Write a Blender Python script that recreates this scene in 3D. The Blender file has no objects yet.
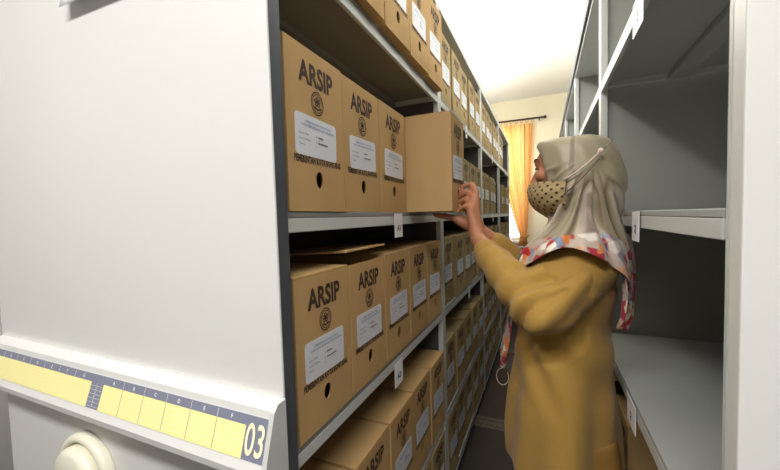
import bpy, bmesh, math, random
from math import sin, cos, pi, radians, sqrt, exp, atan2
from mathutils import Vector, Matrix, Euler
random.seed(7)
scn = bpy.context.scene
COL = scn.collection

# ------------------------------------------------------------------ materials
def nt_mat(name):
    m = bpy.data.materials.new(name); m.use_nodes = True
    nt = m.node_tree; b = nt.nodes['Principled BSDF']
    return m, nt, b
def mat(name, col, rough=.5, metal=0., noise=.04, nscale=8., bump=0., bscale=60., spec=.5, stretch=None, sheen=0.):
    m, nt, b = nt_mat(name)
    b.inputs['Roughness'].default_value = rough
    b.inputs['Metallic'].default_value = metal
    b.inputs['Specular IOR Level'].default_value = spec
    if sheen: b.inputs['Sheen Weight'].default_value = sheen
    tc = nt.nodes.new('ShaderNodeTexCoord')
    mp = nt.nodes.new('ShaderNodeMapping'); nt.links.new(tc.outputs['Object'], mp.inputs['Vector'])
    if stretch: mp.inputs['Scale'].default_value = stretch
    n = nt.nodes.new('ShaderNodeTexNoise'); n.inputs['Scale'].default_value = nscale; n.inputs['Detail'].default_value = 4
    nt.links.new(mp.outputs['Vector'], n.inputs['Vector'])
    r = nt.nodes.new('ShaderNodeValToRGB')
    r.color_ramp.elements[0].position = .3; r.color_ramp.elements[1].position = .7
    r.color_ramp.elements[0].color = [c*(1-noise) for c in col]+[1]
    r.color_ramp.elements[1].color = [min(1, c*(1+noise)) for c in col]+[1]
    nt.links.new(n.outputs['Fac'], r.inputs['Fac']); nt.links.new(r.outputs['Color'], b.inputs['Base Color'])
    if bump:
        n2 = nt.nodes.new('ShaderNodeTexNoise'); n2.inputs['Scale'].default_value = bscale; n2.inputs['Detail'].default_value = 3
        nt.links.new(mp.outputs['Vector'], n2.inputs['Vector'])
        bp = nt.nodes.new('ShaderNodeBump'); bp.inputs['Strength'].default_value = bump; bp.inputs['Distance'].default_value = .004
        nt.links.new(n2.outputs['Fac'], bp.inputs['Height']); nt.links.new(bp.outputs['Normal'], b.inputs['Normal'])
    return m
def S(r, g, b):
    f = lambda c: (c/255)/12.92 if c/255 <= .04045 else (((c/255)+.055)/1.055)**2.4
    return (f(r), f(g), f(b))

M = {}
M['panel'] = mat('white_painted_steel', S(224, 223, 220), .38, noise=.012, nscale=3, bump=.02, bscale=200)
M['boardl'] = mat('shade_darkened_grey_shelf_board', S(138, 138, 136), .5, noise=.05, nscale=5)  # left boards: grey lowered to imitate the shade under the shelves
M['board'] = mat('shade_toned_grey_shelf_board', S(168, 171, 168), .45, noise=.02, nscale=5, bump=.03, bscale=220)  # darker than the lip steel, shade of the undersides put into the colour
M['metal'] = mat('light_grey_painted_steel', S(203, 206, 203), .42, noise=.02, nscale=5, bump=.03, bscale=220)
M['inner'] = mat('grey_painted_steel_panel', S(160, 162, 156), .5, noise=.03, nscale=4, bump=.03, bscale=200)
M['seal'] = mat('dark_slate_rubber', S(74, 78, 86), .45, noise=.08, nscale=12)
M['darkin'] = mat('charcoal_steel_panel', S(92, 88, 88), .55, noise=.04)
M['card'] = mat('brown_corrugated_cardboard', S(192, 157, 108), .8, noise=.05, nscale=9, bump=.12, bscale=90, spec=.2, stretch=(1, 1, .15))
M['card2'] = mat('olive_corrugated_cardboard', S(172, 150, 108), .8, noise=.05, nscale=9, bump=.12, bscale=90, spec=.2, stretch=(1, 1, .15))
M['edge'] = mat('cut_cardboard_edge', S(168, 128, 82), .9, noise=.2, nscale=120, bump=.3, bscale=300, spec=.1)
M['ink'] = mat('dark_brown_ink', S(62, 44, 34), .7, noise=.1, nscale=60)
M['sticker'] = mat('white_sticker_paper', S(222, 224, 232), .5, noise=.01)
M['blueink'] = mat('pale_blue_ink', S(120, 150, 185), .6, noise=.02)
M['greyink'] = mat('grey_ink', S(130, 130, 145), .6, noise=.02)
M['paper'] = mat('white_paper', S(244, 243, 246), .6, noise=.01)
M['black'] = mat('black_ink', S(30, 28, 30), .6)
M['indexblue'] = mat('slate_blue_index_strip', S(128, 131, 150), .4, noise=.03)
M['indexyellow'] = mat('pale_yellow_index_card', S(250, 240, 165), .5, noise=.015)
M['cream'] = mat('cream_numeral_print', S(250, 243, 205), .5, noise=.01)
M['ivory'] = mat('ivory_plastic', S(240, 236, 216), .3, noise=.01)
M['wall'] = mat('cream_wall_paint', S(246, 236, 208), .85, noise=.02, nscale=2, bump=.03)
M['ceil'] = mat('white_ceiling_paint', S(246, 244, 236), .9, noise=.01, nscale=1.5)
M['wallg'] = mat('grey_wall_paint', S(170, 168, 164), .85, noise=.02, nscale=2)
M['floor'] = mat('dark_grey_floor', S(38, 35, 34), .45, noise=.1, nscale=14, bump=.05)
M['rail'] = mat('dull_steel_rail', S(110, 106, 100), .4, metal=.6, noise=.1, nscale=20)
M['frame'] = mat('white_window_frame', S(235, 233, 225), .4, noise=.01)
M['rod'] = mat('dark_curtain_rod', S(70, 58, 50), .4, metal=.3)
M['gold'] = mat('gold_ring', S(205, 165, 70), .35, metal=.5)
M['cabinet'] = mat('dark_blue_grey_cabinet', S(52, 56, 66), .5, noise=.05)
M['skin'] = mat('warm_skin', S(184, 124, 90), .55, noise=.06, nscale=12, bump=.05, bscale=150)
M['skin'].node_tree.nodes['Principled BSDF'].inputs['Subsurface Weight'].default_value = .08
M['skin'].node_tree.nodes['Principled BSDF'].inputs['Subsurface Radius'].default_value = (.01, .004, .002)
M['tunic'] = mat('mustard_khaki_cloth', S(168, 131, 62), .75, noise=.05, nscale=6, bump=.25, bscale=350, spec=.25, sheen=.15)
M['trouser'] = mat('khaki_trouser_cloth', S(160, 120, 60), .8, noise=.05, nscale=6, bump=.25, bscale=350, spec=.2)
M['shoe'] = mat('black_shoe_leather', S(35, 32, 32), .4)
M['brow'] = mat('dark_brow_hair', S(48, 32, 26), .8)
M['eyewhite'] = mat('eye_white', S(225, 215, 205), .2)
M['iris'] = mat('dark_brown_iris', S(40, 24, 18), .15)
M['cord'] = mat('pinkish_white_cord', S(222, 200, 190), .6)
M['cordd'] = mat('taupe_cord', S(120, 98, 84), .7)
M['pin'] = mat('steel_pin', S(150, 140, 130), .3, metal=.8)
M['nail'] = mat('pale_finger_nail', S(226, 180, 158), .3)

# curtain: golden cloth with maroon stripes, lets some light through
def curtain_mat():
    m, nt, b = nt_mat('gold_striped_curtain_cloth')
    at = nt.nodes.new('ShaderNodeAttribute'); at.attribute_name = 'stripe'
    r = nt.nodes.new('ShaderNodeValToRGB'); r.color_ramp.interpolation = 'LINEAR'
    e = r.color_ramp.elements; g = S(242, 198, 128); g2 = S(230, 170, 96); mr = S(120, 52, 36)
    e[0].position = 0; e[0].color = (*g, 1); e[1].position = 1; e[1].color = (*g2, 1)
    for p, c in ((.06, g), (.075, mr), (.09, g), (.15, g), (.165, mr), (.18, g2), (.36, g), (.5, g2), (.66, g), (.8, g), (.81, mr), (.83, g)):
        x = e.new(p); x.color = (*c, 1)
    nt.links.new(at.outputs['Fac'], r.inputs['Fac']); nt.links.new(r.outputs['Color'], b.inputs['Base Color'])
    b.inputs['Roughness'].default_value = .7
    tr = nt.nodes.new('ShaderNodeBsdfTranslucent'); nt.links.new(r.outputs['Color'], tr.inputs['Color'])
    mx = nt.nodes.new('ShaderNodeMixShader'); mx.inputs[0].default_value = .45
    nt.links.new(b.outputs[0], mx.inputs[1]); nt.links.new(tr.outputs[0], mx.inputs[2])
    nt.links.new(mx.outputs[0], nt.nodes['Material Output'].inputs['Surface'])
    return m
M['curtain'] = curtain_mat()
# hijab: beige satin with soft bands, floral border given by the attribute 'border'
def hijab_mat():
    m, nt, b = nt_mat('beige_satin_scarf_with_floral_border')
    b.inputs['Roughness'].default_value = .42; b.inputs['Sheen Weight'].default_value = .2
    at = nt.nodes.new('ShaderNodeAttribute'); at.attribute_name = 'border'
    ab = nt.nodes.new('ShaderNodeAttribute'); ab.attribute_name = 'band'
    tc = nt.nodes.new('ShaderNodeTexCoord')
    r1 = nt.nodes.new('ShaderNodeValToRGB'); e = r1.color_ramp.elements
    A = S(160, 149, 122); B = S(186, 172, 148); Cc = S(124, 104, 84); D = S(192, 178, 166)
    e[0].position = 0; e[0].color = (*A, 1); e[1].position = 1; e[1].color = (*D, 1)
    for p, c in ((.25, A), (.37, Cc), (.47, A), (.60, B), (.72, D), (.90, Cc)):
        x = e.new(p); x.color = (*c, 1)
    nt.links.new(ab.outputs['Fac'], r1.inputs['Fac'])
    # flowers
    nz = nt.nodes.new('ShaderNodeTexNoise'); nz.inputs['Scale'].default_value = 22
    nt.links.new(tc.outputs['Object'], nz.inputs['Vector'])
    add = nt.nodes.new('ShaderNodeMixRGB'); add.blend_type = 'ADD'; add.inputs[0].default_value = .06
    nt.links.new(tc.outputs['Object'], add.inputs[1]); nt.links.new(nz.outputs['Color'], add.inputs[2])
    v = nt.nodes.new('ShaderNodeTexVoronoi'); v.inputs['Scale'].default_value = 34
    nt.links.new(add.outputs[0], v.inputs['Vector'])
    hs = nt.nodes.new('ShaderNodeSeparateColor'); nt.links.new(v.outputs['Color'], hs.inputs[0])
    rf = nt.nodes.new('ShaderNodeValToRGB'); rf.color_ramp.interpolation = 'CONSTANT'; f = rf.color_ramp.elements
    f[0].position = 0; f[0].color = (*S(178, 36, 42), 1); f[1].position = .9; f[1].color = (*S(235, 228, 215), 1)
    for p, c in ((.22, (226, 216, 204)), (.32, (226, 128, 56)), (.44, (70, 78, 100)), (.52, (214, 160, 120)), (.62, (170, 40, 60)), (.8, (130, 140, 160))):
        x = f.new(p); x.color = (*S(*c), 1)
    nt.links.new(hs.outputs[0], rf.inputs['Fac'])
    rd = nt.nodes.new('ShaderNodeValToRGB'); d = rd.color_ramp.elements
    d[0].position = .54; d[0].color = (0, 0, 0, 1); d[1].position = .66; d[1].color = (1, 1, 1, 1)
    nt.links.new(v.outputs['Distance'], rd.inputs['Fac'])
    mf = nt.nodes.new('ShaderNodeMixRGB'); mf.inputs[2].default_value = (*S(190, 172, 158), 1)
    nt.links.new(rd.outputs['Color'], mf.inputs[0]); nt.links.new(rf.outputs['Color'], mf.inputs[1])
    mx = nt.nodes.new('ShaderNodeMixRGB'); nt.links.new(at.outputs['Fac'], mx.inputs[0])
    nt.links.new(r1.outputs['Color'], mx.inputs[1]); nt.links.new(mf.outputs[0], mx.inputs[2])
    nt.links.new(mx.outputs[0], b.inputs['Base Color'])
    return m
M['hijab'] = hijab_mat()
def mask_mat():
    m, nt, b = nt_mat('beige_dotted_mask_cloth')
    b.inputs['Roughness'].default_value = .8
    uv = nt.nodes.new('ShaderNodeUVMap'); uv.uv_map = 'uv'
    sp = nt.nodes.new('ShaderNodeSeparateXYZ'); nt.links.new(uv.outputs[0], sp.inputs[0])
    def mt(op, a, b2=None):
        n = nt.nodes.new('ShaderNodeMath'); n.operation = op
        for i, q in enumerate((a, b2)):
            if q is None: continue
            if isinstance(q, (int, float)): n.inputs[i].default_value = q
            else: nt.links.new(q, n.inputs[i])
        return n.outputs[0]
    u = mt('MULTIPLY', sp.outputs[0], 50.); w = mt('MULTIPLY', sp.outputs[1], 50.)
    a = mt('ADD', u, w); c = mt('SUBTRACT', u, w)
    fa = mt('SUBTRACT', mt('FRACT', a), .5); fc = mt('SUBTRACT', mt('FRACT', c), .5)
    dd = mt('ADD', mt('MULTIPLY', fa, fa), mt('MULTIPLY', fc, fc))
    dot = mt('LESS_THAN', dd, .05)
    mx = nt.nodes.new('ShaderNodeMixRGB'); nt.links.new(dot, mx.inputs[0])
    mx.inputs[1].default_value = (*S(168, 146, 104), 1); mx.inputs[2].default_value = (*S(66, 50, 38), 1)
    nt.links.new(mx.outputs[0], b.inputs['Base Color'])
    return m
M['mask'] = mask_mat()
def glass_mat():
    m, nt, b = nt_mat('clear_window_glass')
    b.inputs['Transmission Weight'].default_value = 1; b.inputs['Roughness'].default_value = .02; b.inputs['IOR'].default_value = 1.1
    return m
M['glass'] = glass_mat()

# ------------------------------------------------------------------ object helpers
def tag(o, label=None, cat=None, group=None, kind=None):
    if label: o['label'] = label
    if cat: o['category'] = cat
    if group: o['group'] = group
    if kind: o['kind'] = kind
    return o
def empty(name, loc=(0, 0, 0), rz=0.):
    o = bpy.data.objects.new(name, None); COL.objects.link(o)
    o.location = loc; o.rotation_euler = (0, 0, rz); o.empty_display_size = .1
    return o
def link(name, me, parent=None, loc=None):
    o = bpy.data.objects.new(name, me); COL.objects.link(o)
    if parent: o.parent = parent
    if loc: o.location = loc
    return o

class MB:
    def __init__(s): s.bm = bmesh.new(); s.mats = []
    def mi(s, m):
        m = M[m] if isinstance(m, str) else m
        if m not in s.mats: s.mats.append(m)
        return s.mats.index(m)
    def _fin(s, vs, m, smooth=False):
        i = s.mi(m)
        for v in vs:
            for f in v.link_faces:
                f.material_index = i; f.smooth = smooth
    def box(s, x0, x1, y0, y1, z0, z1, m, bev=0.):
        r = bmesh.ops.create_cube(s.bm, size=1.)
        for v in r['verts']:
            v.co = Vector(((x0+x1)/2+v.co.x*(x1-x0), (y0+y1)/2+v.co.y*(y1-y0), (z0+z1)/2+v.co.z*(z1-z0)))
        vs = r['verts']; s._fin(vs, m)
        if bev:
            es = list({e for v in vs for e in v.link_edges})
            i = s.mi(m)
            rr = bmesh.ops.bevel(s.bm, geom=es, offset=bev, segments=2, affect='EDGES', profile=.5)
            for f in rr['faces']: f.material_index = i
        return s
    def prism(s, pts, axis, a0, a1, m, smooth=False):
        """pts: 2D outline in the two other axes, extruded along axis between a0 and a1"""
        def V(p, a):
            return {0: (a, p[0], p[1]), 1: (p[0], a, p[1]), 2: (p[0], p[1], a)}[axis]
        A = [s.bm.verts.new(V(p, a0)) for p in pts]; B = [s.bm.verts.new(V(p, a1)) for p in pts]
        n = len(pts); s.bm.faces.new(A[::-1]); s.bm.faces.new(B)
        for i in range(n): s.bm.faces.new((A[i], A[(i+1) % n], B[(i+1) % n], B[i]))
        s._fin(A+B, m, smooth)
        return s
    def tube(s, pts, r, m, n=10):
        rings = []
        pts = [Vector(p) for p in pts]
        for i, p in enumerate(pts):
            d = (pts[min(i+1, len(pts)-1)]-pts[max(i-1, 0)]).normalized()
            a = d.orthogonal().normalized() if i == 0 else (a-d*a.dot(d)).normalized()
            b = d.cross(a); rr = r[i] if isinstance(r, (list, tuple)) else r
            rings.append([s.bm.verts.new(p+(a*cos(2*pi*k/n)+b*sin(2*pi*k/n))*rr) for k in range(n)])
        for i in range(len(rings)-1):
            for k in range(n):
                s.bm.faces.new((rings[i][k], rings[i][(k+1) % n], rings[i+1][(k+1) % n], rings[i+1][k]))
        s.bm.faces.new(rings[0][::-1]); s.bm.faces.new(rings[-1])
        s._fin([v for q in rings for v in q], m, True)
        return s
    def lathe(s, prof, m, n=48, mtx=None):
        rings = []
        for r, z in prof:
            rings.append([s.bm.verts.new((r*cos(2*pi*k/n), r*sin(2*pi*k/n), z)) for k in range(n)])
        for i in range(len(rings)-1):
            for k in range(n):
                s.bm.faces.new((rings[i][k], rings[i][(k+1) % n], rings[i+1][(k+1) % n], rings[i+1][k]))
        s.bm.faces.new(rings[0][::-1]); s.bm.faces.new(rings[-1])
        vs = [v for q in rings for v in q]; s._fin(vs, m, True)
        if mtx: bmesh.ops.transform(s.bm, matrix=mtx, verts=vs)
        return s
    def ell(s, c, r, m, rot=None, sub=3):
        q = bmesh.ops.create_icosphere(s.bm, subdivisions=sub, radius=1.)
        R = rot.to_matrix().to_4x4() if rot else Matrix()
        bmesh.ops.transform(s.bm, matrix=Matrix.Translation(c) @ R @ Matrix.Diagonal((*r, 1)), verts=q['verts'])
        s._fin(q['verts'], m, True)
        return s
    def addmesh(s, me, mtx, m):
        n0 = len(s.bm.verts); s.bm.verts.ensure_lookup_table()
        t = me.copy(); t.transform(mtx); s.bm.from_mesh(t); bpy.data.meshes.remove(t)
        s.bm.verts.ensure_lookup_table(); s._fin([s.bm.verts[i] for i in range(n0, len(s.bm.verts))], m)
        return s
    def build(s, name, parent=None, loc=None, normals=True):
        if normals: bmesh.ops.recalc_face_normals(s.bm, faces=s.bm.faces)
        me = bpy.data.meshes.new(name); s.bm.to_mesh(me); s.bm.free()
        for m in s.mats: me.materials.append(m)
        return link(name, me, parent, loc)

_tc = {}
def textmesh(txt, size=1., bold=0., sx=1., res=2, align='CENTER', space=1.):
    key = (txt, size, bold, sx, res, align, space)
    if key in _tc: return _tc[key]
    c = bpy.data.curves.new('lettering', 'FONT'); c.body = txt; c.size = size; c.offset = bold
    c.resolution_u = res; c.align_x = align; c.align_y = 'CENTER'; c.fill_mode = 'FRONT'; c.dimensions = '2D'; c.space_character = space
    o = bpy.data.objects.new('lettering', c); COL.objects.link(o)
    dg = bpy.context.evaluated_depsgraph_get(); dg.update()
    me = bpy.data.meshes.new_from_object(o.evaluated_get(dg))
    bpy.data.objects.remove(o); bpy.data.curves.remove(c)
    me.transform(Matrix.Diagonal((sx, 1, 1, 1)))
    _tc[key] = me
    return me
def fit(me, w=None, h=None):
    """matrix that centres a text mesh and scales it to width w, height h"""
    xs = [v.co.x for v in me.vertices]; ys = [v.co.y for v in me.vertices]
    W = max(xs)-min(xs); H = max(ys)-min(ys)
    cx = (max(xs)+min(xs))/2; cy = (max(ys)+min(ys))/2
    sx = w/W if w else h/H; sy = h/H if h else sx
    return Matrix.Diagonal((sx, sy, 1, 1)) @ Matrix.Translation((-cx, -cy, 0))
# text in the XY plane -> plane facing +X (reads along +Y), facing -X (reads along -Y), facing -Y (reads along +X)
FX = Matrix(((0, 0, 1, 0), (1, 0, 0, 0), (0, 1, 0, 0), (0, 0, 0, 1)))
FNX = Matrix(((0, 0, -1, 0), (-1, 0, 0, 0), (0, 1, 0, 0), (0, 0, 0, 1)))
FNY = Matrix(((1, 0, 0, 0), (0, 0, -1, 0), (0, 1, 0, 0), (0, 0, 0, 1)))

# ------------------------------------------------------------------ the room
CAMZ = 1.36
def struct(mb, name): return tag(mb.build(name), kind='structure')
RX0, RX1, RY0, RY1, RZ = -2.6, 2.1, -2.6, 6.0, 3.17
b = MB(); b.box(RX0-.1, RX1+.1, RY0-.1, RY1+.1, -.1, 0, 'floor'); struct(b, 'floor')
b = MB(); b.box(RX0-.1, RX1+.1, RY0-.1, RY1+.1, RZ, RZ+.1, 'ceil'); struct(b, 'ceiling')
b = MB(); b.box(RX0-.1, RX0, RY0-.1, RY1+.1, 0, RZ, 'wallg'); struct(b, 'wall_left')
b = MB(); b.box(RX1, RX1+.1, RY0-.1, RY1+.1, 0, RZ, 'wallg'); struct(b, 'wall_right')
# far wall with a window opening
WX0, WX1, WZ0, WZ1 = -1.25, -.245, .93, 2.72
b = MB()
b.box(RX0, WX0, RY1, RY1+.1, 0, RZ, 'wall'); b.box(WX1, RX1, RY1, RY1+.1, 0, RZ, 'wall')
b.box(WX0, WX1, RY1, RY1+.1, 0, WZ0, 'wall'); b.box(WX0, WX1, RY1, RY1+.1, WZ1, RZ, 'wall')
struct(b, 'wall_back')
w = empty('window_1', ((WX0+WX1)/2, RY1+.05, WZ0)); tag(w, kind='structure')
hw = (WX1-WX0)/2; H = WZ1-WZ0
b = MB()
for a in ((-hw, -hw+.05, 0, H), (hw-.05, hw, 0, H), (-.025, .025, 0, H)): b.box(a[0], a[1], -.03, .03, a[2], a[3], 'frame')
b.box(-hw, hw, -.03, .03, 0, .05, 'frame'); b.box(-hw, hw, -.03, .03, H-.05, H, 'frame')
b.build('window_frame', w)
b = MB(); b.box(-hw+.05, -.025, -.003, .003, .05, H-.05, 'glass'); b.build('window_pane', w)
b = MB(); b.box(.025, hw-.05, -.003, .003, .05, H-.05, 'glass'); b.build('window_pane', w)
b = MB(); b.box(-hw-.05, hw+.05, -.1, -.05, -.03, 0, 'frame', .005); b.build('window_sill', w)
b = MB(); b.box(RX0-.1, RX1+.1, RY0-.1, RY0, 0, RZ, 'wallg'); struct(b, 'wall_front')
# steel floor rails the units roll on (they cross the aisle)
b = MB()
for y in (.95, 2.28, 3.6):
    for dy in (-.025, .025): b.box(RX0+.1, RX1-.1, y+dy-.008, y+dy+.008, 0, .014, 'rail', .002)
    b.box(RX0+.1, RX1-.1, y-.06, y+.06, 0, .006, 'rail')
struct(b, 'trim_1')

# ------------------------------------------------------------------ shelving units
BAY = 1.12; Y1 = 1.508        # post between first and second bay
POSTS = [Y1+i*BAY for i in range(4)]
AX, BX = -.41, .1915          # aisle faces of the left and the right unit
DEP = .972                    # depth of a double-sided unit
YF = .442                     # outer face of the left end panel
YE = POSTS[3]+.03
L_SH = {'bottom': .10, 'low': .457, 'mid': .945, 'eye': 1.376, 'high': 1.883}
R_SH = {'bottom': .10, 'low': .457, 'mid': .915, 'eye': 1.360, 'high': 1.826}
TH = .038

def unit(side):
    s = -1 if side == 'L' else 1
    fx = AX if side == 'L' else BX           # front plane
    def X(d): return fx+s*d                  # d: depth into the unit
    def bx(mb, d0, d1, y0, y1, z0, z1, m, bev=0.):
        a, c = sorted((X(d0), X(d1))); return mb.box(a, c, y0, y1, z0, z1, m, bev)
    SH = L_SH if side == 'L' else R_SH
    top = 2.297 if side == 'L' else 2.262
    yf = YF if side == 'L' else .486
    u = empty('mobile_shelving_unit', (X(DEP/2), (yf+YE)/2, 0))
    ox, oy = u.location.x, u.location.y
    def fin(mb, name, parent=None):
        bmesh.ops.translate(mb.bm, vec=(-ox, -oy, 0), verts=mb.bm.verts)
        return mb.build(name, parent or u)
    # end panel facing the camera side
    e = MB(); bx(e, -.0155 if side == 'L' else 0, DEP, yf, yf+(.0055 if side == 'L' else .028), .04, top+.02, 'panel', .0025); fin(e, 'end_panel')
    e = MB(); bx(e, .0, DEP, YE-.02, YE, .04, top, 'metal', .003); fin(e, 'end_panel')
    # rubber seal / end upright next to the end panel
    if side == 'L':
        e = MB(); bx(e, -.012, .02, yf+.006, yf+.036, .05, top+.018, 'seal', .003); fin(e, 'rubber_seal')
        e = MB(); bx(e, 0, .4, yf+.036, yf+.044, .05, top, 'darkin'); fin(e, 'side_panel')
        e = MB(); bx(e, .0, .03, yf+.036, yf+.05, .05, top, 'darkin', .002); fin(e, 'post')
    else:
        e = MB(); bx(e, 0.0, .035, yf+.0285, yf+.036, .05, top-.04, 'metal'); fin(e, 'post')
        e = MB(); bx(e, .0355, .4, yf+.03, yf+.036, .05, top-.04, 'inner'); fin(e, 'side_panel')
    # posts and dividers
    for i, y in enumerate(POSTS):
        e = MB(); bx(e, 0, .022, y-.024, y+.024, .05, top-.035, 'metal', .002); bx(e, DEP-.022, DEP, y-.024, y+.024, .05, top-.035, 'metal', .002)
        # punched slots down the post
        for k in range(30):
            z = .2+k*.066
            bx(e, -.0006, .0, y-.004, y+.004, z, z+.018, 'darkin') if side == 'L' and i > 3 else None
        fin(e, 'post')
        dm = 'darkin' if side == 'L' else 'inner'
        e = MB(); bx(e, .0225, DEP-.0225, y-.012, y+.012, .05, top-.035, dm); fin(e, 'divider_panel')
    ys = [yf+.044]+[y for y in POSTS]
    # shelves, one board per bay
    for nm, z in SH.items():
        for i in range(4):
            y0 = ys[i]+(.004 if i == 0 else .0245); y1 = ys[i+1]-.0245
            e = MB()
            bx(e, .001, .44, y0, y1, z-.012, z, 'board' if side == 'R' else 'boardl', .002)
            bx(e, .001, .012, y0, y1, z-TH, z-.012, 'metal', .0015)      # front lip
            bx(e, .428, .44, y0, y1, z-TH, z-.012, 'metal')
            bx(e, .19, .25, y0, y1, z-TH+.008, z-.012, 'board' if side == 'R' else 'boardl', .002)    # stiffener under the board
            bx(e, .012, .4, y0, y0+.02, z-TH+.01, z-.012, 'metal'); bx(e, .012, .4, y1-.02, y1, z-TH+.01, z-.012, 'metal')
            fin(e, 'shelf')
    # back sheet in the middle of the double unit, top, base
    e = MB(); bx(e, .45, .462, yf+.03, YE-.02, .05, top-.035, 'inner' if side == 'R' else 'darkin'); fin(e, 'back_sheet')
    e = MB(); bx(e, 0, DEP, yf+.0285, YE-.0205, top-.035, top, 'metal', .003); fin(e, 'top_panel')
    if side == 'R':
        e = MB(); bx(e, -.012, .012, yf+.03, YE, top+.0005, top+.03, 'seal', .003); bx(e, -.012, -.0005, yf+.03, YE, top-.02, top+.0, 'seal'); fin(e, 'rubber_seal')
    e = MB(); bx(e, .03, DEP-.03, yf+.03, YE-.02, .018, .085, 'seal'); fin(e, 'base')
    return u, fin

uL, finL = unit('L')
tag(uL, 'left grey mobile shelving unit full of brown archive boxes with number 03 index strip', 'shelving unit')
uR, finR = unit('R')
tag(uR, 'right grey mobile shelving unit with mostly empty shelves behind the woman', 'shelving unit')

# --- index strip holder on the left end panel
HX0, HX1 = -1.378, -.390
prof = [(YF, 1.066), (YF-.016, 1.065), (YF-.024, 1.057), (YF-.026, 1.047), (YF-.046, .985), (YF-.053, .968), (YF-.051, .955), (YF-.03, .945), (YF, .942)]
e = MB(); e.prism(prof, 0, HX0, HX1-.009, 'panel'); holder = finL(e, 'index_holder')
prof2 = [(YF, 1.068), (YF-.018, 1.067), (YF-.027, 1.057), (YF-.054, .968), (YF-.052, .953), (YF-.03, .943), (YF, .940)]
e = MB(); e.prism(prof2, 0, HX1-.009, HX1, 'metal'); finL(e, 'end_cap')
# flat index card in its sloping face: slope coordinates
p0 = Vector((0, YF-.0268, 1.045)); p1 = Vector((0, YF-.0468, .983)); dn = (p1-p0); Ls = dn.length; dn.normalize()
nrm = Vector((0, -1, 0)); nrm = (nrm-dn*nrm.dot(dn)).normalized()
def slope(x, v, h=.0): return Vector((x, 0, 0))+p0+dn*(v*Ls)+nrm*h
def sq(mb, x0, x1, v0, v1, h, m):
    vs = [mb.bm.verts.new(slope(*a, h)) for a in ((x0, v1), (x1, v1), (x1, v0), (x0, v0))]
    mb.bm.faces.new(vs); mb._fin(vs, m)
e = MB(); sq(e, HX0+.004, HX1-.0095, 0, 1, .0008, 'indexblue')
cw = .0657; xr0 = -.839
for (a0, n) in ((xr0, 6), (xr0-.043-cw*6.9, 7)):
    x1 = a0+cw*n if n == 6 else -.882
    sq(e, a0, x1, .24, 1., .0014, 'indexyellow')
    for k in range(1, n):
        x = x1-cw*k
        sq(e, x-.0005, x+.0005, .24, .97, .0018, 'greyink' if n == 6 else 'cream'); sq(e, x-.0005, x+.0005, .02, .22, .0018, 'paper')
    for r in range(1, 6):
        v = .24+r*.126; sq(e, a0+.003, x1-.003, v-.006, v+.006, .0017, 'cream')
    for k in range(n):
        ch = 'ABCDEFG'[k] if n == 6 else 'ABCDEFG'[k]
        t = textmesh(ch, bold=.02)
        basis = Matrix.Identity(4); ydir = -dn
        cx = (x1-cw*(n-k)+cw/2)
        R3 = Matrix((Vector((1, 0, 0)), ydir, nrm)).transposed().to_4x4()
        e.addmesh(t, Matrix.Translation(slope(cx, .12, .002)) @ R3 @ fit(t, h=.007), 'paper')
for r in range(6):
    v = .28+r*.12
    t = textmesh(str(r+1), bold=.02); R3 = Matrix((Vector((1, 0, 0)), -dn, nrm)).transposed().to_4x4()
    e.addmesh(t, Matrix.Translation(slope(-.861, v, .002)) @ R3 @ fit(t, h=.005), 'paper')
    sq(e, -.881, -.841, v+.05, v+.06, .0016, 'paper')
t = textmesh('03', bold=.012, res=4)
e.addmesh(t, Matrix.Translation(slope(-.4225, .52, .002)) @ R3 @ fit(t, w=.038, h=.048), 'cream')
o = finL(e, 'index_card', ); tag(o, 'pale yellow and slate index card with the number 03')

# --- round ivory hub on the left end panel
mt = Matrix.Translation((-.975, YF, .780)) @ Matrix.Rotation(pi/2, 4, 'X')
e = MB(); e.lathe([(.100, 0.0), (.102, .004), (.102, .014), (.098, .022), (.088, .024), (.084, .020), (.083, .010), (.02, .010)], 'ivory', 64, mt)
finL(e, 'hub_rim')
e = MB(); e.lathe([(.079, .008), (.080, .03), (.079, .034), (.075, .041), (.066, .045), (.04, .048), (.002, .049)], 'ivory', 64, mt)
finL(e, 'hub_knob')

# --- sheet of paper on the panel (only its lower corner is in view)
me = bpy.data.meshes.new('paper_sheet'); bm = bmesh.new(); g = []
for i in range(9):
    for j in range(12):
        u_, v_ = i/8, j/11
        x = -.935+.21*u_+.012*v_; z = 1.824-.006*u_+.297*v_
        y = YF-.0015-.018*max(0, 1-v_*2.2)**2*(1-.0*u_)
        g.append(bm.verts.new((x, y, z)))
for i in range(8):
    for j in range(11): bm.faces.new((g[i*12+j], g[(i+1)*12+j], g[(i+1)*12+j+1], g[i*12+j+1]))
for f in bm.faces: f.smooth = True
bm.to_mesh(me); bm.free(); me.materials.append(M['paper'])
o = link('paper_sheet', me); m_ = o.modifiers.new('t', 'SOLIDIFY'); m_.thickness = .0006
tag(o, 'white paper sheet taped high on the white end panel, lower edge curling', 'paper')

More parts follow.
